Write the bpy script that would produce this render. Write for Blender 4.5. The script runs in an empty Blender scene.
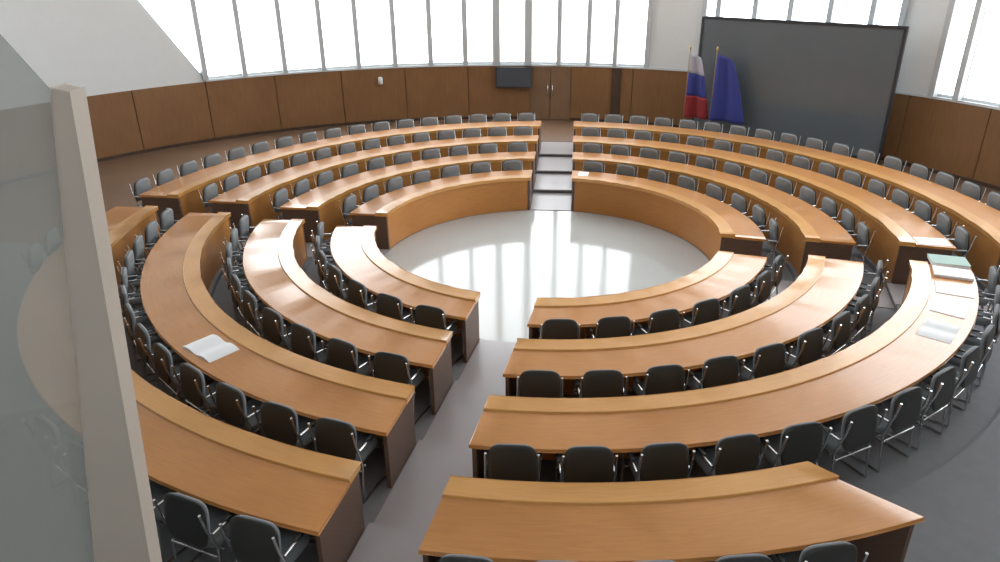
import bpy, math, random
from mathutils import Vector, Matrix
random.seed(7)
S = bpy.context.scene
COL = S.collection
PI = math.pi
def R(d): return math.radians(d)

# ------------------------------------------------------------------ settings
S.view_settings.view_transform = 'Standard'
S.view_settings.look = 'None'
S.view_settings.gamma = 1
S.view_settings.exposure = -0.12
S.view_settings.use_curve_mapping = False

# the hall: rings of desks round C, outer wall round W (metres)
CX, CY = 0.843, 12.28
WX, WY, WR = -0.64, 11.59, 12.83
RISE = 0.08
R_IN = [3.10, 4.47, 5.90, 7.34]
R_OUT = [3.86, 5.27, 6.73, 8.20]
SILL = 2.02
HEAD = 10.1
CEIL = 10.7

# ------------------------------------------------------------------ materials
def new_mat(name):
    m = bpy.data.materials.new(name); m.use_nodes = True
    nt = m.node_tree; b = nt.nodes['Principled BSDF']
    return m, nt, b
def setp(b, **k):
    for a, v in k.items():
        n = a.replace('_', ' ')
        if n in b.inputs: b.inputs[n].default_value = v
def plain(name, col, rough=.5, metal=0., coat=0., bump=0., bscale=200, spec=.5, var=.0, vscale=3):
    m, nt, b = new_mat(name)
    setp(b, Base_Color=(*col, 1), Roughness=rough, Metallic=metal, Coat_Weight=coat, Specular_IOR_Level=spec)
    tc = nt.nodes.new('ShaderNodeTexCoord')
    if var:
        n = nt.nodes.new('ShaderNodeTexNoise'); n.inputs['Scale'].default_value = vscale; n.inputs['Detail'].default_value = 4
        r = nt.nodes.new('ShaderNodeMapRange'); r.inputs['To Min'].default_value = 1-var; r.inputs['To Max'].default_value = 1+var
        mx = nt.nodes.new('ShaderNodeMix'); mx.data_type = 'RGBA'; mx.blend_type = 'MULTIPLY'; mx.inputs['Factor'].default_value = 1
        mx.inputs['A'].default_value = (*col, 1)
        nt.links.new(tc.outputs['Object'], n.inputs['Vector']); nt.links.new(n.outputs['Fac'], r.inputs['Value'])
        nt.links.new(r.outputs['Result'], mx.inputs['B']); nt.links.new(mx.outputs['Result'], b.inputs['Base Color'])
    if bump:
        n2 = nt.nodes.new('ShaderNodeTexNoise'); n2.inputs['Scale'].default_value = bscale
        bp = nt.nodes.new('ShaderNodeBump'); bp.inputs['Strength'].default_value = bump; bp.inputs['Distance'].default_value = .01
        nt.links.new(tc.outputs['Object'], n2.inputs['Vector']); nt.links.new(n2.outputs['Fac'], bp.inputs['Height'])
        nt.links.new(bp.outputs['Normal'], b.inputs['Normal'])
    return m
def wood(name, c1, c2, rough=.3, coat=.3, sx=1.2, sy=14, uv=True):
    m, nt, b = new_mat(name)
    setp(b, Roughness=rough, Coat_Weight=coat, Coat_Roughness=.2, Coat_IOR=1.65, Specular_IOR_Level=.25)
    tc = nt.nodes.new('ShaderNodeTexCoord'); mp = nt.nodes.new('ShaderNodeMapping')
    mp.inputs['Scale'].default_value = (sx, sy, 1)
    n = nt.nodes.new('ShaderNodeTexNoise'); n.inputs['Scale'].default_value = 3; n.inputs['Detail'].default_value = 6; n.inputs['Distortion'].default_value = .4
    n3 = nt.nodes.new('ShaderNodeTexNoise'); n3.inputs['Scale'].default_value = .8
    cr = nt.nodes.new('ShaderNodeValToRGB')
    cr.color_ramp.elements[0].position = .3; cr.color_ramp.elements[0].color = (*c1, 1)
    cr.color_ramp.elements[1].position = .7; cr.color_ramp.elements[1].color = (*c2, 1)
    ad = nt.nodes.new('ShaderNodeMath'); ad.operation = 'MULTIPLY_ADD'; ad.inputs[1].default_value = .5
    sc = nt.nodes.new('ShaderNodeMath'); sc.operation = 'MULTIPLY'; sc.inputs[1].default_value = .5
    nt.links.new(tc.outputs['UV'], mp.inputs['Vector']); nt.links.new(mp.outputs['Vector'], n.inputs['Vector'])
    nt.links.new(tc.outputs['UV'], n3.inputs['Vector'])
    nt.links.new(n3.outputs['Fac'], sc.inputs[0]); nt.links.new(n.outputs['Fac'], ad.inputs[0]); nt.links.new(sc.outputs[0], ad.inputs[2])
    nt.links.new(ad.outputs[0], cr.inputs['Fac']); nt.links.new(cr.outputs['Color'], b.inputs['Base Color'])
    return m
M = {}
M['desk'] = wood('honey_wood', (.57, .22, .045), (.70, .305, .07), .38, 1.0)
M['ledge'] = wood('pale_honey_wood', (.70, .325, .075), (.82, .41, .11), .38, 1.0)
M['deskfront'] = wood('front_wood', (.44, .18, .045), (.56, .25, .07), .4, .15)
M['wall_wood'] = wood('wall_wood', (.205, .098, .038), (.275, .138, .058), .42, .1, 6, .6)
M['door_wood'] = wood('door_wood', (.20, .115, .065), (.26, .15, .085), .4, .1, 6, .6)
M['dark_wood'] = wood('dark_wood', (.06, .035, .025), (.09, .055, .035), .4, .1, 6, .6)
M['end'] = wood('end_wood', (.12, .07, .048), (.165, .10, .068), .45, .1)
M['walk'] = wood('walkway_wood', (.13, .075, .045), (.18, .105, .06), .5, .1)
M['groove'] = plain('groove_shadow_gap', (.05, .028, .018), .8)
M['plaster'] = plain('white_plaster', (.74, .75, .74), .8, bump=.05, bscale=60, var=.03)
M['ceil'] = plain('ceiling_paint', (.8, .8, .79), .9)
M['stone'] = plain('pale_polished_stone', (.46, .47, .455), .09, coat=.0, var=.05, vscale=1.2)
M['aisle'] = plain('aisle_stone', (.37, .335, .335), .28, var=.05, vscale=1.5)
M['carpet'] = plain('grey_carpet', (.20, .20, .21), .85, bump=.3, bscale=300, var=.12, vscale=6)
M['seat'] = plain('charcoal_fabric', (.19, .205, .215), .7, bump=.15, bscale=250)
M['shell'] = plain('black_back_shell', (.030, .033, .030), .4)
M['chrome'] = plain('chrome', (.75, .77, .78), .16, metal=1)
M['screen'] = plain('dark_screen', (.115, .13, .14), .28, coat=.3, var=.12, vscale=.7)
M['black'] = plain('black_metal', (.03, .032, .035), .4)
M['panelgrey'] = plain('board_grey', (.07, .075, .09), .4)
M['fin'] = plain('fin_metal', (.50, .52, .53), .45)
M['frame'] = plain('window_frame_metal', (.62, .65, .66), .4)
M['pillar'] = plain('beige_stone', (.56, .49, .42), .6, bump=.05, bscale=80, var=.06, vscale=2)
M['beam'] = plain('gallery_plaster', (.60, .61, .59), .8, var=.03)
M['paper'] = plain('paper', (.86, .87, .88), .7)
M['green'] = plain('green_card', (.32, .46, .40), .6)
M['blue'] = plain('blue_cloth', (.03, .04, .22), .7)
M['red'] = plain('red_cloth', (.26, .015, .02), .7)
M['white'] = plain('white_cloth', (.4, .4, .46), .7)
M['brass'] = plain('brass', (.6, .42, .18), .3, metal=1)
def glass(name, tint, keep, gloss):
    m = bpy.data.materials.new(name); m.use_nodes = True; nt = m.node_tree; nt.nodes.clear()
    o = nt.nodes.new('ShaderNodeOutputMaterial'); tr = nt.nodes.new('ShaderNodeBsdfTransparent'); tr.inputs[0].default_value = (*tint, 1)
    gl = nt.nodes.new('ShaderNodeBsdfGlossy'); gl.inputs['Roughness'].default_value = .05
    mx = nt.nodes.new('ShaderNodeMixShader'); mx.inputs[0].default_value = gloss
    nt.links.new(tr.outputs[0], mx.inputs[1]); nt.links.new(gl.outputs[0], mx.inputs[2])
    last = mx
    if keep > 0:
        df = nt.nodes.new('ShaderNodeBsdfTranslucent'); df.inputs[0].default_value = (.33, .34, .325, 1)
        m2 = nt.nodes.new('ShaderNodeMixShader'); m2.inputs[0].default_value = keep
        nt.links.new(mx.outputs[0], m2.inputs[1]); nt.links.new(df.outputs[0], m2.inputs[2]); last = m2
    nt.links.new(last.outputs[0], o.inputs[0]); return m
M['pane'] = glass('window_glass', (.97, .99, 1), 0, .03)
M['haze_glass'] = glass('hazy_glass', (.86, .88, .87), .42, .06)

# ------------------------------------------------------------------ mesh builder
class MB:
    def __init__(s): s.v, s.f, s.uv, s.mi, s.sm = [], [], [], [], []
    def face(s, pts, uvs=None, mi=0, smooth=False):
        i = len(s.v); s.v += [tuple(p) for p in pts]; s.f.append(tuple(range(i, i+len(pts))))
        s.uv.append(uvs or [(p[0]+.37*p[2], p[1]+p[2]) for p in pts]); s.mi.append(mi); s.sm.append(smooth)
    def grid(s, rows, uvr=None, mi=0, smooth=True, closed=False):
        """rows: list of equal-length lists of points, joined into quads with shared vertices"""
        i = len(s.v); n = len(rows[0])
        for r in rows: s.v += [tuple(p) for p in r]
        for a in range(len(rows)-1):
            for c in range(n if closed else n-1):
                d = (c+1) % n
                q = [(a, c), (a, d), (a+1, d), (a+1, c)]
                s.f.append(tuple(i+x*n+y for x, y in q))
                if uvr: s.uv.append([uvr[x][y] for x, y in q])
                else: s.uv.append([(s.v[i+x*n+y][0]+.37*s.v[i+x*n+y][2], s.v[i+x*n+y][1]+s.v[i+x*n+y][2]) for x, y in q])
                s.mi.append(mi); s.sm.append(smooth)
    def box(s, x0, x1, y0, y1, z0, z1, mi=0, T=None):
        P = [Vector((x, y, z)) for z in (z0, z1) for y in (y0, y1) for x in (x0, x1)]
        if T is not None: P = [T @ p for p in P]
        for q in ((0, 2, 3, 1), (4, 5, 7, 6), (0, 1, 5, 4), (2, 6, 7, 3), (0, 4, 6, 2), (1, 3, 7, 5)):
            s.face([P[k] for k in q], mi=mi)
    def prism(s, poly, y0, y1, mi=0):
        """poly in x,z extruded along y"""
        a = [(x, y0, z) for x, z in poly]; b_ = [(x, y1, z) for x, z in poly]
        s.face(a, mi=mi); s.face(b_[::-1], mi=mi)
        for i in range(len(poly)):
            j = (i+1) % len(poly); s.face([a[j], a[i], b_[i], b_[j]], mi=mi)
    def tube(s, path, r, n=8, mi=0):
        rows = []
        path = [Vector(p) for p in path]
        for i, p in enumerate(path):
            t = (path[min(i+1, len(path)-1)] - path[max(i-1, 0)]).normalized()
            up = Vector((0, 1, 0)) if abs(t.y) < .9 else Vector((1, 0, 0))
            a = t.cross(up).normalized(); b_ = t.cross(a).normalized()
            rows.append([p + r*(math.cos(2*PI*k/n)*a + math.sin(2*PI*k/n)*b_) for k in range(n)])
        s.grid(rows, mi=mi, closed=True)
        s.face(rows[0][::-1], mi=mi); s.face(rows[-1], mi=mi)
    def lathe(s, prof, cx=0, cy=0, n=24, mi=0):
        rows = [[(cx+r*math.cos(2*PI*k/n), cy+r*math.sin(2*PI*k/n), z) for k in range(n)] for r, z in prof]
        s.grid(rows, mi=mi, closed=True)
        s.face(rows[0][::-1], mi=mi); s.face(rows[-1], mi=mi)
    def arc(s, r0, r1, z0, z1, a0, a1, cx=CX, cy=CY, step=2.0, mi=0):
        """ring sector slab; a0, a1 are functions of radius giving degrees"""
        n = max(2, int(abs(a1(r1)-a0(r1))/step))
        def ring(r, z): return [(cx+r*math.cos(R(a0(r)+(a1(r)-a0(r))*i/n)), cy+r*math.sin(R(a0(r)+(a1(r)-a0(r))*i/n)), z) for i in range(n+1)]
        rm = (r0+r1)/2
        def us(r, w): return [(R(a0(r)+(a1(r)-a0(r))*i/n)*rm, w) for i in range(n+1)]
        A, B, Cc, D = ring(r0, z0), ring(r0, z1), ring(r1, z1), ring(r1, z0)
        s.grid([B, Cc], [us(r0, r0), us(r1, r1)], mi, True)
        s.grid([D, A], [us(r1, r1), us(r0, r0)], mi, True)
        s.grid([A, B], [us(r0, z0), us(r0, z1)], mi, True)
        s.grid([Cc, D], [us(r1, z1), us(r1, z0)], mi, True)
        for k in (0, n): s.face([A[k], B[k], Cc[k], D[k]] if k == 0 else [D[k], Cc[k], B[k], A[k]], mi=mi)
    def build(s, name, mats, parent=None, base=(0, 0, 0), bevel=0, bseg=2):
        me = bpy.data.meshes.new(name)
        bx, by, bz = base
        me.from_pydata([(x-bx, y-by, z-bz) for x, y, z in s.v], [], s.f)
        for mt in (mats if isinstance(mats, (list, tuple)) else [mats]): me.materials.append(mt)
        ul = me.uv_layers.new(name='UVMap'); k = 0
        for p, u in zip(me.polygons, s.uv):
            for c in u: ul.data[k].uv = (c[0], c[1]); k += 1
        for p, mi, sm in zip(me.polygons, s.mi, s.sm): p.material_index = mi; p.use_smooth = sm
        import bmesh
        bm = bmesh.new(); bm.from_mesh(me)
        bmesh.ops.recalc_face_normals(bm, faces=bm.faces)
        if bevel:
            bmesh.ops.remove_doubles(bm, verts=bm.verts, dist=1e-5)
        bm.to_mesh(me); bm.free()
        o = bpy.data.objects.new(name, me); COL.objects.link(o)
        if parent: o.parent = parent
        else: o.location = base
        if bevel:
            md = o.modifiers.new('bevel', 'BEVEL'); md.width = bevel; md.segments = bseg; md.limit_method = 'ANGLE'; md.angle_limit = R(40)
        return o
def empty(name, loc, rz=0):
    o = bpy.data.objects.new(name, None); COL.objects.link(o); o.location = loc; o.rotation_euler = (0, 0, rz); o.empty_display_size = .2
    return o
def tag(o, label=None, cat=None, group=None, kind=None):
    if label: o['label'] = label
    if cat: o['category'] = cat
    if group: o['group'] = group
    if kind: o['kind'] = kind
    return o
def struct(mb, name, mats, label=None, **k):
    o = mb.build(name, mats, **k); o['kind'] = 'structure'
    if label: o['label'] = label
    return o
def cst(a): return lambda r: a
def wpt(az, r=WR, z=0): return Vector((WX+r*math.cos(R(az)), WY+r*math.sin(R(az)), z))
def cpt(az, r, z=0): return Vector((CX+r*math.cos(R(az)), CY+r*math.sin(R(az)), z))

# camera model used only to leave out repeats the photograph shows nothing of
TH, ROLL, F, CH = 24.33, .0106, 710., 5.2
def in_frame(p, m=25):
    y, x, dz = p[1], p[0], p[2]-CH
    fw = y*math.cos(R(TH))-dz*math.sin(R(TH)); up = y*math.sin(R(TH))+dz*math.cos(R(TH))
    if fw < .3: return False
    u, v = 500+F*x/fw, 281-F*up/fw
    return 70-m < u < 1000+m and -m < v < 562+m

# ------------------------------------------------------------------ floor: polished disc, carpeted tiers, stone aisles
mb = MB()
rows = [[(CX+r*math.cos(2*PI*k/96), CY+r*math.sin(2*PI*k/96), 0) for k in range(96)] for r in (.01, 1.5, R_IN[0]-.0)]
mb.grid(rows, closed=True)
mb.grid([[(x, y, -.2) for x, y, z in rows[-1]], [(x, y, -.2) for x, y, z in rows[0]]], closed=True)
mb.grid([[(x, y, 0) for x, y, z in rows[-1]], [(x, y, -.2) for x, y, z in rows[-1]]], closed=True)
struct(mb, 'floor', M['stone'], 'pale polished stone disc of floor at the centre of the rings')
bounds = [R_IN[0]-.0] + [r-.03 for r in R_IN[1:]]
mb = MB()
for i in range(3):
    a, b_ = bounds[i], bounds[i+1]
    mb.arc(a, b_, -.2, RISE*i, cst(0), cst(360), step=3)
z3 = RISE*3
# outer level out to the wall: polar patch from ring edge to the wall circle
n = 120; inner, outer = [], []
for k in range(n+1):
    a = 2*PI*k/n; d = Vector((math.cos(a), math.sin(a)))
    inner.append((CX+bounds[3]*d.x, CY+bounds[3]*d.y, z3))
    o_ = Vector((CX-WX, CY-WY)); bq = o_.dot(d); t = -bq+math.sqrt(bq*bq-(o_.dot(o_)-(WR+.2)**2))
    outer.append((CX+t*d.x, CY+t*d.y, z3))
mb.grid([inner, outer]); mb.grid([[(x, y, -.2) for x, y, z in outer], [(x, y, -.2) for x, y, z in inner]])
mb.grid([[(x, y, -.2) for x, y, z in inner], inner])
struct(mb, 'floor', M['carpet'], 'dark grey carpeted tiers and surround')

# brown boarded walkway along the wall behind the far blocks
n = 70; i0, o0 = [], []
for k in range(n+1):
    a = -10+(176-(-10))*k/n; p = cpt(a, 8.75, z3+.012); d = Vector((math.cos(R(a)), math.sin(R(a))))
    o_ = Vector((CX-WX, CY-WY)); bq = o_.dot(d); t = -bq+math.sqrt(bq*bq-(o_.dot(o_)-(WR-.005)**2))
    i0.append(p); o0.append(Vector((CX+t*d.x, CY+t*d.y, z3+.012)))
mb = MB(); mb.grid([i0, o0]); dn = Vector((0, 0, -.03)); mb.grid([[p+dn for p in i0], i0]); mb.grid([o0, [p+dn for p in o0]]); mb.grid([[p+dn for p in o0], [p+dn for p in i0]])
struct(mb, 'floor', M['walk'], 'brown wooden walkway between the outermost desks and the wall')
# aisles: stepped stone strips crossing the rings
AZ = {'N': -103.6, 'E': -18.0, 'F': 84.0, 'W': 172.5}
HW = {'N': .43, 'E': .42, 'F': .46, 'W': .36}
for i, (k, az) in enumerate(AZ.items()):
    T = Matrix.Translation((CX, CY, 0)) @ Matrix.Rotation(R(az), 4, 'Z')
    mb = MB(); h = HW[k]
    ext = {'N': 10.9, 'E': 8.7, 'F': 8.7, 'W': 8.7}[k]
    rr = [R_IN[0]] + [r-.06 for r in R_IN[1:]] + [ext]
    for j in range(4): mb.box(rr[j], rr[j+1], -h, h, RISE*j-.02, RISE*j+.012, T=T)
    struct(mb, 'floor', M['aisle'], 'grey stone aisle stepping up between desk blocks')

# ------------------------------------------------------------------ outer wall
mb = MB()
seams = [-60+i*10.5 for i in range(25)]
mb.arc(WR+.05, WR+.35, 0, SILL-.02, cst(-60), cst(203), WX, WY, 2)
w0 = [seams[0]]
DOOR = (76.3, 82.3)
def panels(mb, a, b_, z0, z1):
    n = max(1, round((b_-a)/9.0)); st = (b_-a)/n
    for i in range(n): mb.arc(WR, WR+.06, z0, z1, cst(a+st*i+.05), cst(a+st*(i+1)-.05), WX, WY, 1.5, mi=1)
panels(mb, -60, DOOR[0], .02, SILL-.02)
panels(mb, DOOR[1], 203, .02, SILL-.02)
struct(mb, 'wall_back', [M['groove'], M['wall_wood']], 'brown wood panelled curved wall below the windows')
mb = MB(); mb.arc(WR-.03, WR+.35, SILL-.02, SILL+.035, cst(-60), cst(128.6), WX, WY, 2)
struct(mb, 'trim_1', M['frame'], 'pale window sill on top of the wood panelling')
mb = MB(); mb.arc(WR-.02, WR, z3, z3+.10, cst(-60), cst(DOOR[0]), WX, WY, 2); mb.arc(WR-.02, WR, z3, z3+.10, cst(DOOR[1]), cst(203), WX, WY, 2)
struct(mb, 'baseboard_back', M['dark_wood'])
# white upper wall to the left with a raked end
mb = MB(); n = 30
def rk(z): return 128.6+(z-SILL)*2.9
lo = [wpt(128.6+(203-128.6)*i/n, WR, SILL-.02) for i in range(n+1)]
zm = 4.6
mid = [wpt(rk(zm)+(203-rk(zm))*i/n, WR, zm) for i in range(n+1)]
hi = [wpt(rk(zm)+(203-rk(zm))*i/n, WR, CEIL) for i in range(n+1)]
mb.grid([lo, mid, hi])
def outw(p): return Vector((WX, WY, p.z))+(Vector((p.x, p.y, p.z))-Vector((WX, WY, p.z)))*((WR+.3)/WR)
mb.grid([[outw(p) for p in r] for r in (hi, mid, lo)])
mb.grid([[lo[0], mid[0], hi[0]], [outw(lo[0]), outw(mid[0]), outw(hi[0])]], smooth=False)
struct(mb, 'wall_left', M['plaster'], 'white plastered upper wall with raked end beside the windows')
# wall behind the gallery and the far right
mb = MB(); mb.arc(WR, WR+.3, 0, CEIL, cst(203), cst(300), WX, WY, 3)
struct(mb, 'wall_front', M['plaster'])
mb = MB(); mb.arc(WR, WR+.3, SILL+.03, CEIL, cst(-60), cst(-12), WX, WY, 3)
struct(mb, 'wall_right', M['plaster'])
# band above the windows
mb = MB(); mb.arc(WR, WR+.3, HEAD, CEIL, cst(-12), cst(rk(zm)), WX, WY, 2)
struct(mb, 'trim_2', M['plaster'], 'white wall band above the window heads')
mb = MB()
mb.grid([[(WX+r*math.cos(2*PI*k/96), WY+r*math.sin(2*PI*k/96), CEIL) for k in range(96)] for r in (WR+.3, .02)], closed=True)
mb.grid([[(WX+r*math.cos(2*PI*k/96), WY+r*math.sin(2*PI*k/96), CEIL+.2) for k in range(96)] for r in (.02, WR+.3)], closed=True)
struct(mb, 'ceiling', M['ceil'])

# windows and piers: bays between the fins
FINS = [123.4, 117.9, 112.5, 107.5, 102.2, 97.0, 91.9, 87.3, 82.6, 78.1, 73.8, 69.9]
FINS2 = [56.1, 51.3, 46.8, 41.9, 36.9]
FINS3 = [25.6, 20.5, 15.4, 10.3, 5.2, 0.1, -5.0]
PIERS = [(58.0, 65.3), (28.4, 33.4)]
pn = 3
for a, b_ in PIERS:
    mb = MB(); mb.arc(WR, WR+.3, SILL+.03, HEAD, cst(a), cst(b_), WX, WY, 1)
    struct(mb, 'trim_%d' % pn, M['plaster'], 'white plastered pier between window bays'); pn += 1
edges = [[128.6]+FINS+[65.3], [58.0]+FINS2+[33.4], [28.4]+FINS3+[-12]]
wn = 1
for run in edges:
    for a, b_ in zip(run, run[1:]):
        c = wpt((a+b_)/2, WR+.12, SILL)
        w = empty('window_%d' % wn, c); tag(w, kind='structure')
        ins = .12
        fr = MB(); r0, r1 = WR+.09, WR+.16
        lo_, hi_ = b_+ins, a-ins
        for z0, z1 in ((SILL+.035, SILL+.10), (SILL+4.0, SILL+4.05), (HEAD-.07, HEAD)): fr.arc(r0, r1, z0, z1, cst(lo_), cst(hi_), WX, WY, 3)
        for q in (lo_, hi_-.25): fr.arc(r0, r1, SILL+.10, HEAD-.07, cst(q), cst(q+.25), WX, WY, 3)
        fr.build('window_frame', M['frame'], w, base=c)
        pn_ = MB(); p = [wpt(lo_+.2, WR+.12, SILL+.09), wpt(hi_-.2, WR+.12, SILL+.09), wpt(hi_-.2, WR+.12, HEAD-.06), wpt(lo_+.2, WR+.12, HEAD-.06)]
        pn_.face(p); pn_.build('pane', M['pane'], w, base=c)
        wn += 1
# raked end bay: glass following the slope of the white wall
c = wpt(131, WR+.12, SILL); w = empty('window_%d' % wn, c); tag(w, kind='structure'); wn += 1
def bar(p, q, t=.045):
    mb = MB(); mb.tube([p, q], t, 8); mb.build('window_frame', M['frame'], w, base=c)
e0, e1, e2, e3, e4 = wpt(128.75, WR+.12, SILL+.06), wpt(rk(zm)-.3, WR+.12, zm), wpt(rk(zm)-.3, WR+.12, HEAD-.05), wpt(128.75, WR+.12, HEAD-.05), wpt(rk(zm)-3.8, WR+.12, HEAD-.05)
bar(e0, e1); bar(e1, e2); bar(e2, e3); bar(e3, e0)
mb = MB(); mb.face([e0, e1, e2, e3]); mb.build('pane', M['pane'], w, base=c)
for a in [128.6]+FINS+[65.35]+[57.95]+FINS2+[33.45]+[28.35]+FINS3:
    T = Matrix.Translation((WX, WY, 0)) @ Matrix.Rotation(R(a), 4, 'Z')
    mb = MB(); t = .12 if a in (87.3, 82.6) else .07
    mb.box(WR-.10, WR+.2, -t, t, SILL+.03, HEAD, T=T)
    c = wpt(a, WR, SILL)
    struct(mb, 'trim_%d' % pn, M['fin'], None); pn += 1

# door in the panelling at the head of the far aisle
am = sum(DOOR)/2; c = wpt(am, WR, z3)
dr = empty('door_1', c); tag(dr, 'dark double door at the head of the far aisle', kind='structure')
for a, b_, hs in ((DOOR[0]+.25, am-.04, 1), (am+.04, DOOR[1]-.25, -1)):
    mb = MB(); mb.arc(WR+.0, WR+.06, z3+.02, SILL-.12, cst(a), cst(b_), WX, WY, 1)
    leaf = mb.build('door_leaf', M['door_wood'], dr, base=c)
    h = MB(); az = am-.35*hs
    T = Matrix.Translation((WX, WY, 0)) @ Matrix.Rotation(R(az), 4, 'Z')
    h.tube([T@Vector((WR, 0, 1.05)), T@Vector((WR-.07, 0, 1.05)), T@Vector((WR-.07, 0, 1.4)), T@Vector((WR, 0, 1.4))], .012)
    h.build('door_handle', M['chrome'], leaf, base=c)
mb = MB()
mb.arc(WR-.03, WR+.08, z3, SILL-.04, cst(DOOR[0]), cst(DOOR[0]+.25), WX, WY, 1); mb.arc(WR-.03, WR+.08, z3, SILL-.04, cst(DOOR[1]-.25), cst(DOOR[1]), WX, WY, 1)
mb.arc(WR-.03, WR+.08, SILL-.12, SILL-.03, cst(DOOR[0]+.25), cst(DOOR[1]-.25), WX, WY, 1)
mb.build('door_frame', M['door_wood'], dr, base=c)
mb = MB(); mb.arc(WR-.06, WR, z3, SILL-.02, cst(68.9), cst(70.2), WX, WY, 1)
struct(mb, 'trim_%d' % pn, M['dark_wood'], 'dark upright strip on the wood panelling'); pn += 1

# ------------------------------------------------------------------ desks
RING = ['innermost', 'second', 'third', 'outermost']
def edge(azkey, sign, hw=None):
    h = HW[azkey] if hw is None else hw
    base = AZ[azkey]
    return lambda r: base + sign*math.degrees(math.asin(min(.9, h/r)))
BLOCKS = {
 'near right': (edge('N', 1), edge('E', -1)),
 'far right': (edge('E', 1), edge('F', -1)),
 'far left': (edge('F', 1), edge('W', -1)),
 'near left': (lambda r: edge('W', 1)(r)-360, edge('N', -1)),
}
LOOK = {
 ('near right', 0): 'short curved honey wood desk facing the polished floor, nearest right of the near aisle',
 ('near right', 1): 'curved honey wood desk, second ring out, right of the near aisle',
 ('near right', 2): 'long curved wood desk reaching to papers at far right, third ring',
 ('near right', 3): 'short foreground wood desk with a slanting right end beside open carpet',
 ('near left', 0): 'innermost curved desk shining white with window light, left of the near aisle',
 ('near left', 1): 'second curved desk shining white along its left, left of the near aisle',
 ('near left', 2): 'third curved wood desk with an open document, left of the near aisle',
 ('near left', 3): 'outermost orange wood desk running behind the stone pillar, foreground left',
 ('far left', 0): 'innermost curved desk with visible wood front, far side left of the far aisle',
 ('far left', 1): 'second curved desk with a row of chairs, left of the far aisle',
 ('far left', 2): 'third curved desk back from the floor, left of the far aisle',
 ('far left', 3): 'outermost desk close to the panelled wall, left of the far aisle',
 ('far right', 0): 'innermost curved desk with shaded brown front, right of the far aisle',
 ('far right', 1): 'second curved desk right of the far aisle, behind the brown fronted one',
 ('far right', 2): 'third curved desk ending at white papers by the right aisle',
 ('far right', 3): 'outermost curved desk standing in front of the large dark screen',
}
def make_desk(block, i):
    a0, a1 = BLOCKS[block]
    if block == 'near right' and i == 3: a1 = lambda r: -74.8+(r-7.3)*4.0
    z = RISE*i; r0, r1 = R_IN[i], R_OUT[i]
    rm = (r0+r1)/2; am = (a0(rm)+a1(rm))/2
    c = cpt(am, r0+.05, z)
    root = empty('curved_desk', c)
    tag(root, LOOK[(block, i)], 'desk', 'curved desks of the assembly hall')
    mb = MB(); mb.arc(r0+.245, r1, z+.70, z+.74, a0, a1); mb.build('desktop', M['desk'], root, base=c, bevel=.006)
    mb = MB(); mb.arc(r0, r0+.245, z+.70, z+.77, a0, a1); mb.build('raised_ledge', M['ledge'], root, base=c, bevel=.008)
    def sh(f, s): return lambda r: f(r)+s*math.degrees(.045/r)
    b0, b1 = sh(a0, 1.6), sh(a1, -1.6)
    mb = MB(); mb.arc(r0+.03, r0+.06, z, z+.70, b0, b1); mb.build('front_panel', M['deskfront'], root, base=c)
    for f, s in ((a0, 1), (a1, -1)):
        g0, g1 = sh(f, s*.35), sh(f, s*1.35)
        if s < 0: g0, g1 = g1, g0
        mb = MB(); mb.arc(r0+.03, r1-.04, z+.0, z+.70, g0, g1, step=5); mb.build('end_panel', M['end'], root, base=c)
    # inner dividers carrying the top
    span = (a1(rm)-a0(rm)); nd = max(1, int(R(span)*rm/2.1))
    for k in range(1, nd):
        az = a0(rm)+span*k/nd; dd = math.degrees(.018/rm)
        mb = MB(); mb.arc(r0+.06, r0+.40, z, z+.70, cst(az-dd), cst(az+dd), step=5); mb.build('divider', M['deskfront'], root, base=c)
    return a0, a1

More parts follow.
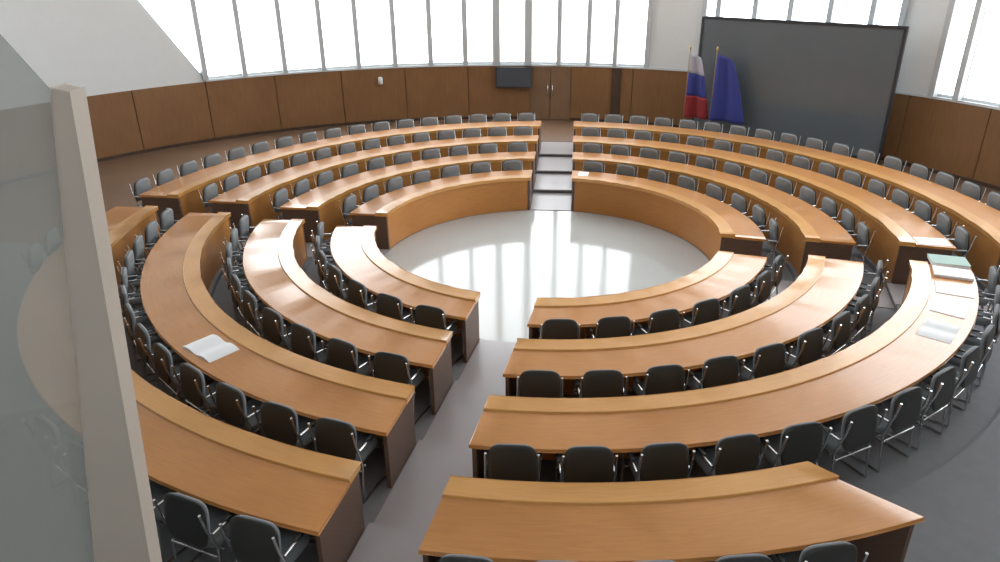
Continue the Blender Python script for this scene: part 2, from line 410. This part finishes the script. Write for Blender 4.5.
# ------------------------------------------------------------------ chair prototype (front towards -x, origin on the floor)
def cushion(mb, cx, cz, lx, ly, t, T, seg=6):
    """soft rounded pad: superellipse plan, domed faces"""
    n = 28; rows = []
    prof = [(0.0, -t*.42), (.82, -t*.5), (.96, -t*.34), (1.0, 0), (.96, t*.34), (.82, t*.5), (0.0, t*.62)]
    for q, z in prof:
        row = []
        for k in range(n):
            a = 2*PI*k/n; ca, sa = math.cos(a), math.sin(a); e = .45
            x = math.copysign(abs(ca)**e, ca)*lx/2*max(q, .001); y = math.copysign(abs(sa)**e, sa)*ly/2*max(q, .001)
            row.append(T @ Vector((x, y, z)))
        rows.append(row)
    mb.grid(rows, closed=True)
def make_chair():
    root = empty('assembly_chair', (0, 0, 0))
    mb = MB(); cushion(mb, 0, 0, .46, .45, .085, Matrix.Translation((-.02, 0, .45)))
    mb.build('seat', M['seat'], root)
    Tb = Matrix.Translation((.215, 0, .715)) @ Matrix.Rotation(R(-8), 4, 'Y') @ Matrix.Rotation(R(-90), 4, 'Y')
    mb = MB(); cushion(mb, 0, 0, .43, .45, .06, Tb)
    bk = mb.build('backrest', M['seat'], root)
    Ts = Matrix.Translation((.243, 0, .715)) @ Matrix.Rotation(R(-8), 4, 'Y') @ Matrix.Rotation(R(-90), 4, 'Y')
    mb = MB(); cushion(mb, 0, 0, .45, .47, .022, Ts)
    mb.build('back_shell', M['shell'], bk)['label'] = 'black rear shell'
    for s in (-1, 1):
        y = s*.255; mb = MB()
        mb.tube([(.30, y*.96, .90), (.27, y*.98, .72), (.235, y, .60), (.20, y, .44), (.23, y, .22), (.25, y, .012), (.10, y, .012), (-.22, y, .012), (-.235, y, .03), (-.235, y, .3), (-.235, y, .61), (-.21, y, .635), (0, y, .64), (.225, y, .64)], .0125)
        mb.build('side_frame', M['chrome'], root)
        mb = MB(); cushion(mb, 0, 0, .26, .045, .022, Matrix.Translation((-.05, y, .662)))
        mb.build('armrest', M['shell'], root)
    mb = MB()
    for x in (-.16, .14): mb.tube([(x, -.255, .40), (x, .255, .40)], .01)
    for x in (-.235, .225): mb.tube([(x, -.255, .39 if x > 0 else .4), (x, .255, .39 if x > 0 else .4)], .01)
    mb.build('cross_rail', M['chrome'], root)
    return root
def copy_tree(o, parent=None):
    c = o.copy(); COL.objects.link(c)
    if parent: c.parent = parent
    for ch in list(o.children): copy_tree(ch, c)
    return c
ORD = ['first', 'second', 'third', 'fourth', 'fifth', 'sixth', 'seventh', 'eighth', 'ninth', 'tenth', 'eleventh', 'twelfth', 'thirteenth', 'fourteenth',
       'fifteenth', 'sixteenth', 'seventeenth', 'eighteenth', 'nineteenth', 'twentieth', 'twenty-first', 'twenty-second', 'twenty-third', 'twenty-fourth', 'twenty-fifth']
chair0 = make_chair(); used = False; nch = 0
PITCH = .66
for block in BLOCKS:
    for i in range(4):
        a0, a1 = make_desk(block, i)
        rc = R_OUT[i]+.0; z = RISE*i
        s0, s1 = a0(rc), a1(rc); L = R(s1-s0)*rc; n = int((L-.2)/PITCH)
        # count from the near or the far aisle
        seq = range(n)
        rev = block in ('near left', 'far right')
        for k in range(n):
            mg = math.degrees(.09/rc); az = s0+mg+(s1-s0-2*mg)*(k+.5)/n
            p = cpt(az, rc, z)
            if block == 'near right' and i == 3 and k == n-1: continue
            if not in_frame((p.x, p.y, z+.8)): continue
            j = n-1-k if rev else k
            aisle = 'near' if block.startswith('near') else 'far'
            row = ['innermost desk', 'second desk out', 'third desk out', 'outermost desk'][i]
            c = chair0 if not used else copy_tree(chair0)
            used = True; nch += 1
            c.location = p; c.rotation_euler = (0, 0, R(az) + random.uniform(-.04, .04))
            tag(c, 'charcoal chair, %s from the %s aisle, at the %s, %s block' % (ORD[j], aisle, row, block), 'chair', 'charcoal assembly chairs, %s block' % block)
print('chairs', nch)

# ------------------------------------------------------------------ things on the desks
def flat_T(az, r, z, rot=0): return Matrix.Translation(cpt(az, r, z)) @ Matrix.Rotation(R(az+90+rot), 4, 'Z')
def doc(name, az, r, i, w, d, rot, mat, label, cat, group=None, pages=1, curl=.006, lift=0):
    z = RISE*i+.7405+lift; T = flat_T(az, r, z, rot); c = cpt(az, r, z)
    root = empty(name, c)
    for s in ((-1, 1) if pages == 2 else (0,)):
        mb = MB(); ww = w/2 if pages == 2 else w; x0 = s*ww/2
        n = 10; rows_t, rows_b = [], []
        for k in range(n+1):
            x = x0-ww/2+ww*k/n; u = (k/n) if s > 0 else 1-k/n if s < 0 else .5
            h = .004+curl*math.sin(PI*min(1, (1-u)*1.1)) if pages == 2 else .004+curl*abs(k/n-.5)
            rows_t.append([T@Vector((x, -d/2, h)), T@Vector((x, d/2, h))]); rows_b.append([T@Vector((x, -d/2, 0)), T@Vector((x, d/2, 0))])
        mb.grid(rows_t); mb.grid(rows_b[::-1])
        mb.grid([[a[0] for a in rows_t], [a[0] for a in rows_b]], smooth=False); mb.grid([[a[1] for a in rows_b], [a[1] for a in rows_t]], smooth=False)
        mb.face([rows_t[0][0], rows_t[0][1], rows_b[0][1], rows_b[0][0]]); mb.face([rows_t[-1][1], rows_t[-1][0], rows_b[-1][0], rows_b[-1][1]])
        mb.build('page' if pages == 2 else 'sheets', mat, root, base=c)
    return tag(root, label, cat, group)
doc('open_document', -133.2, 6.42, 2, .62, .40, 4, M['paper'], 'white open document on the third desk left of the near aisle', 'document', pages=2, curl=.03)
def stack(name, az, r, i, w, d, h, rot, mat, label, cat, group):
    z = RISE*i+.741; T = flat_T(az, r, z, rot); c = cpt(az, r, z); root = empty(name, c)
    nl = max(2, int(h/.012)); mb = MB()
    for k in range(nl):
        dx, dy, rr = random.uniform(-.006, .006), random.uniform(-.006, .006), random.uniform(-1.5, 1.5)
        T2 = T @ Matrix.Translation((dx, dy, h*k/nl)) @ Matrix.Rotation(R(rr), 4, 'Z')
        mb.box(-w/2, w/2, -d/2, d/2, 0, h/nl, T=T2)
    mb.build('sheets', M['paper'], root, base=c)
    if mat is not M['paper']:
        mb = MB(); mb.box(-w/2-.01, w/2+.01, -d/2-.01, d/2+.01, h, h+.006, T=T); mb.build('cover', mat, root, base=c)
    return tag(root, label, cat, group)
G = 'papers at the end of the third desk'
stack('paper_stack', -20.8, 6.44, 2, .36, .50, .05, 2, M['green'], 'green covered paper stack at the very end of the third desk, by right aisle', 'papers', G)
stack('paper_stack', -24.9, 6.44, 2, .36, .50, .04, 0, M['paper'], 'thick white paper stack next to the green covered one, third desk', 'papers', G)
doc('loose_sheets', -30.2, 6.43, 2, .42, .46, 3, M['paper'], 'white loose sheets just nearer than the thick white stack, third desk right', 'papers', G)
doc('loose_sheets', -36.5, 6.43, 2, .46, .40, -5, M['paper'], 'slightly turned white sheets midway along papers at the third desk right', 'papers', G)
doc('open_document', -43.5, 6.43, 2, .58, .38, 2, M['paper'], 'white open document nearest the camera among the right third desk papers', 'document', G, pages=2, curl=.02)
G = 'papers beyond the right aisle'
doc('loose_sheets', -12.4, 6.44, 2, .34, .50, 0, M['paper'], 'white sheets at the end of the third desk beyond the right aisle', 'papers', G)
doc('loose_sheets', -13.4, 7.90, 3, .34, .50, 0, M['paper'], 'white sheets at the end of the outermost desk beyond the right aisle', 'papers', G)
doc('loose_sheets', 72.6, 3.61, 0, .22, .31, 4, M['paper'], 'small white paper on the innermost desk beside the far aisle', 'papers')

# ------------------------------------------------------------------ large dark screen, display board, flags, lamp
def screen():
    p0 = wpt(57.2, 12.15); p1 = wpt(30.9, 12.15)
    mid = (p0+p1)/2; mid.z = z3
    ang = math.atan2(p1.y-p0.y, p1.x-p0.x); w = (p1-p0).length
    root = empty('large_screen', mid, ang)
    tag(root, 'large dark grey screen standing against the wall at the right', 'screen')
    h0, h1 = .14, 3.42
    mb = MB(); mb.box(-w/2+.06, w/2-.06, -.03, .03, h0+.06, h1-.06); mb.build('screen_panel', M['screen'], root)
    mb = MB()
    for a in ((-w/2, -w/2+.07, h0, h1), (w/2-.07, w/2, h0, h1), (-w/2+.07, w/2-.07, h0, h0+.07), (-w/2+.07, w/2-.07, h1-.07, h1)):
        mb.box(a[0], a[1], -.05, .05, a[2], a[3])
    mb.build('screen_frame', M['black'], root, bevel=.008)
    mb = MB(); mb.box(-w/2+.15, w/2-.15, -.04, .04, .02, h0); mb.build('plinth', M['screen'], root, bevel=.01)
    for x in (-w/2+.5, 0, w/2-.5):
        mb = MB(); mb.box(x-.05, x+.05, -.38, .30, 0, .06); mb.box(x-.04, x+.04, -.05, .05, .06, h0); mb.build('foot', M['black'], root, bevel=.006)
screen()
c = wpt(84.7, WR-.16, 1.32)
T = Matrix.Translation(c) @ Matrix.Rotation(R(84.7-90), 4, 'Z')
root = empty('display_board', c, R(84.7-90)); tag(root, 'small dark grey display board hung on the wall under the central windows', 'display board')
mb = MB(); mb.box(-.60, .60, -.05, .05, 0, .66); mb.build('housing', M['black'], root, bevel=.01)
mb = MB(); mb.box(-.56, .56, -.056, -.049, .04, .62); mb.build('display_face', M['panelgrey'], root)
mb = MB(); mb.box(-.2, .2, .05, .12, .2, .45); mb.build('wall_bracket', M['black'], root)

def flag(az, r, name, cols, label, w=.62, h=1.75, top=2.55, redlow=False):
    c = wpt(az, r, z3); root = empty(name, c, R(az-90)); tag(root, label, 'flag', 'flags beside the dark screen')
    mb = MB(); mb.lathe([(.19, 0), (.19, .03), (.08, .06), (.035, .12)]); mb.build('stand', M['brass'], root)
    mb = MB(); mb.lathe([(.016, .12), (.016, top)], n=12); mb.build('pole', M['brass'], root)
    mb = MB(); mb.lathe([(.01, top), (.035, top+.05), (.03, top+.09), (.003, top+.15)], n=12); mb.build('finial', M['brass'], root)
    mb = MB(); nx, nz = 30, 20; rows = []
    for j in range(nz+1):
        v = j/nz; row = []
        for k in range(nx+1):
            u = k/nx; ww = w*(.45+.55*v**.7)
            x = .02+u*ww; y = -.02-.075*math.sin(u*9+v*1.2)*(.4+.6*v)-.05*u
            row.append((x, y, top-.06-v*h-.12*u*(1-v)))
        rows.append(row)
    st = len(cols)
    for q in range(st):
        k0, k1 = nz*q//st, nz*(q+1)//st
        mb.grid(rows[k0:k1+1], mi=q)
    o = mb.build('cloth', [M[q] for q in cols], root)
    md = o.modifiers.new('thick', 'SOLIDIFY'); md.thickness = .006
flag(57.6, 11.55, 'standing_flag', ['white', 'blue', 'red'], 'white, blue and red flag drooping on a pole left of the dark screen', w=.72, h=1.85)
flag(53.6, 11.5, 'standing_flag', ['blue'], 'plain deep blue flag drooping in front of the dark screen', w=1.0, h=1.85)

c = wpt(104.6, WR, 1.62); root = empty('wall_lamp', c, R(104.6-90)); tag(root, 'small white lamp fitting on the wood panelled wall', 'wall lamp')
mb = MB(); mb.box(-.06, .06, -.03, 0, -.09, .09); mb.build('back_plate', M['chrome'], root, bevel=.005)
mb = MB(); mb.lathe([(.05, -.10), (.075, -.08), (.075, .10), (.05, .13)], cx=0, cy=-.11, n=20); mb.build('lamp_shade', M['plaster'], root)

# ------------------------------------------------------------------ gallery front at left: pillar, hazy glass, beam
c = (-2.66, 3.7, z3)
root = empty('stone_pillar', c); tag(root, 'beige tapering stone pillar in the left foreground beside hazy glass', 'pillar')
mb = MB(); mb.prism([(-2.92, z3), (-2.43, z3), (-2.06, 4.64), (-2.15, 4.66)], 3.5, 3.63)
mb.build('shaft', M['pillar'], root, base=c, bevel=.006)
mb = MB(); mb.box(-2.98, -2.37, 3.45, 3.68, z3, z3+.12); mb.build('plinth', M['pillar'], root, base=c, bevel=.01)
c = (-4.5, 3.56, z3)
root = empty('glass_screen', c); tag(root, 'hazy grey glass screen filling the gap left of the stone pillar', 'glass screen')
mb = MB(); mb.prism([(-2.93, z3+.06), (-2.19, 4.64), (-2.36, 4.90), (-2.92, 5.78), (-10.5, 5.78), (-10.5, z3+.06)], 3.555, 3.567)
mb.build('pane', M['haze_glass'], root, base=c)
mb = MB(); mb.box(-10.5, -2.99, 3.53, 3.59, z3, z3+.06); mb.build('bottom_rail', M['frame'], root, base=c)

# daylight portals just outside the window ring guide sampling of the sky
for a in list(range(-5, 130, 15)):
    ld = bpy.data.lights.new('window_portal', 'AREA'); ld.shape = 'RECTANGLE'; ld.size = 3.55; ld.size_y = HEAD-SILL; ld.cycles.is_portal = True
    lo = bpy.data.objects.new('window_portal', ld); COL.objects.link(lo)
    p = wpt(a+2, WR+.42, (HEAD+SILL)/2); lo.location = p
    d = Vector((WX, WY, p.z))-p; lo.rotation_euler = d.to_track_quat('-Z', 'Y').to_euler()

w = bpy.data.worlds.new('overcast_sky'); S.world = w; w.use_nodes = True
nt = w.node_tree; bg = nt.nodes['Background']
bg.inputs['Strength'].default_value = 6.4
bg.inputs['Color'].default_value = (.95, .975, 1.0, 1)

cd = bpy.data.cameras.new('camera'); cam = bpy.data.objects.new('camera', cd); COL.objects.link(cam)
cd.sensor_width = 36; cd.lens = F/1000*36; cd.clip_start = .05; cd.clip_end = 200
cam.matrix_world = Matrix.Translation((0, 0, CH)) @ Matrix.Rotation(R(90-TH), 4, 'X') @ Matrix.Rotation(-ROLL, 4, 'Z')
S.camera = cam
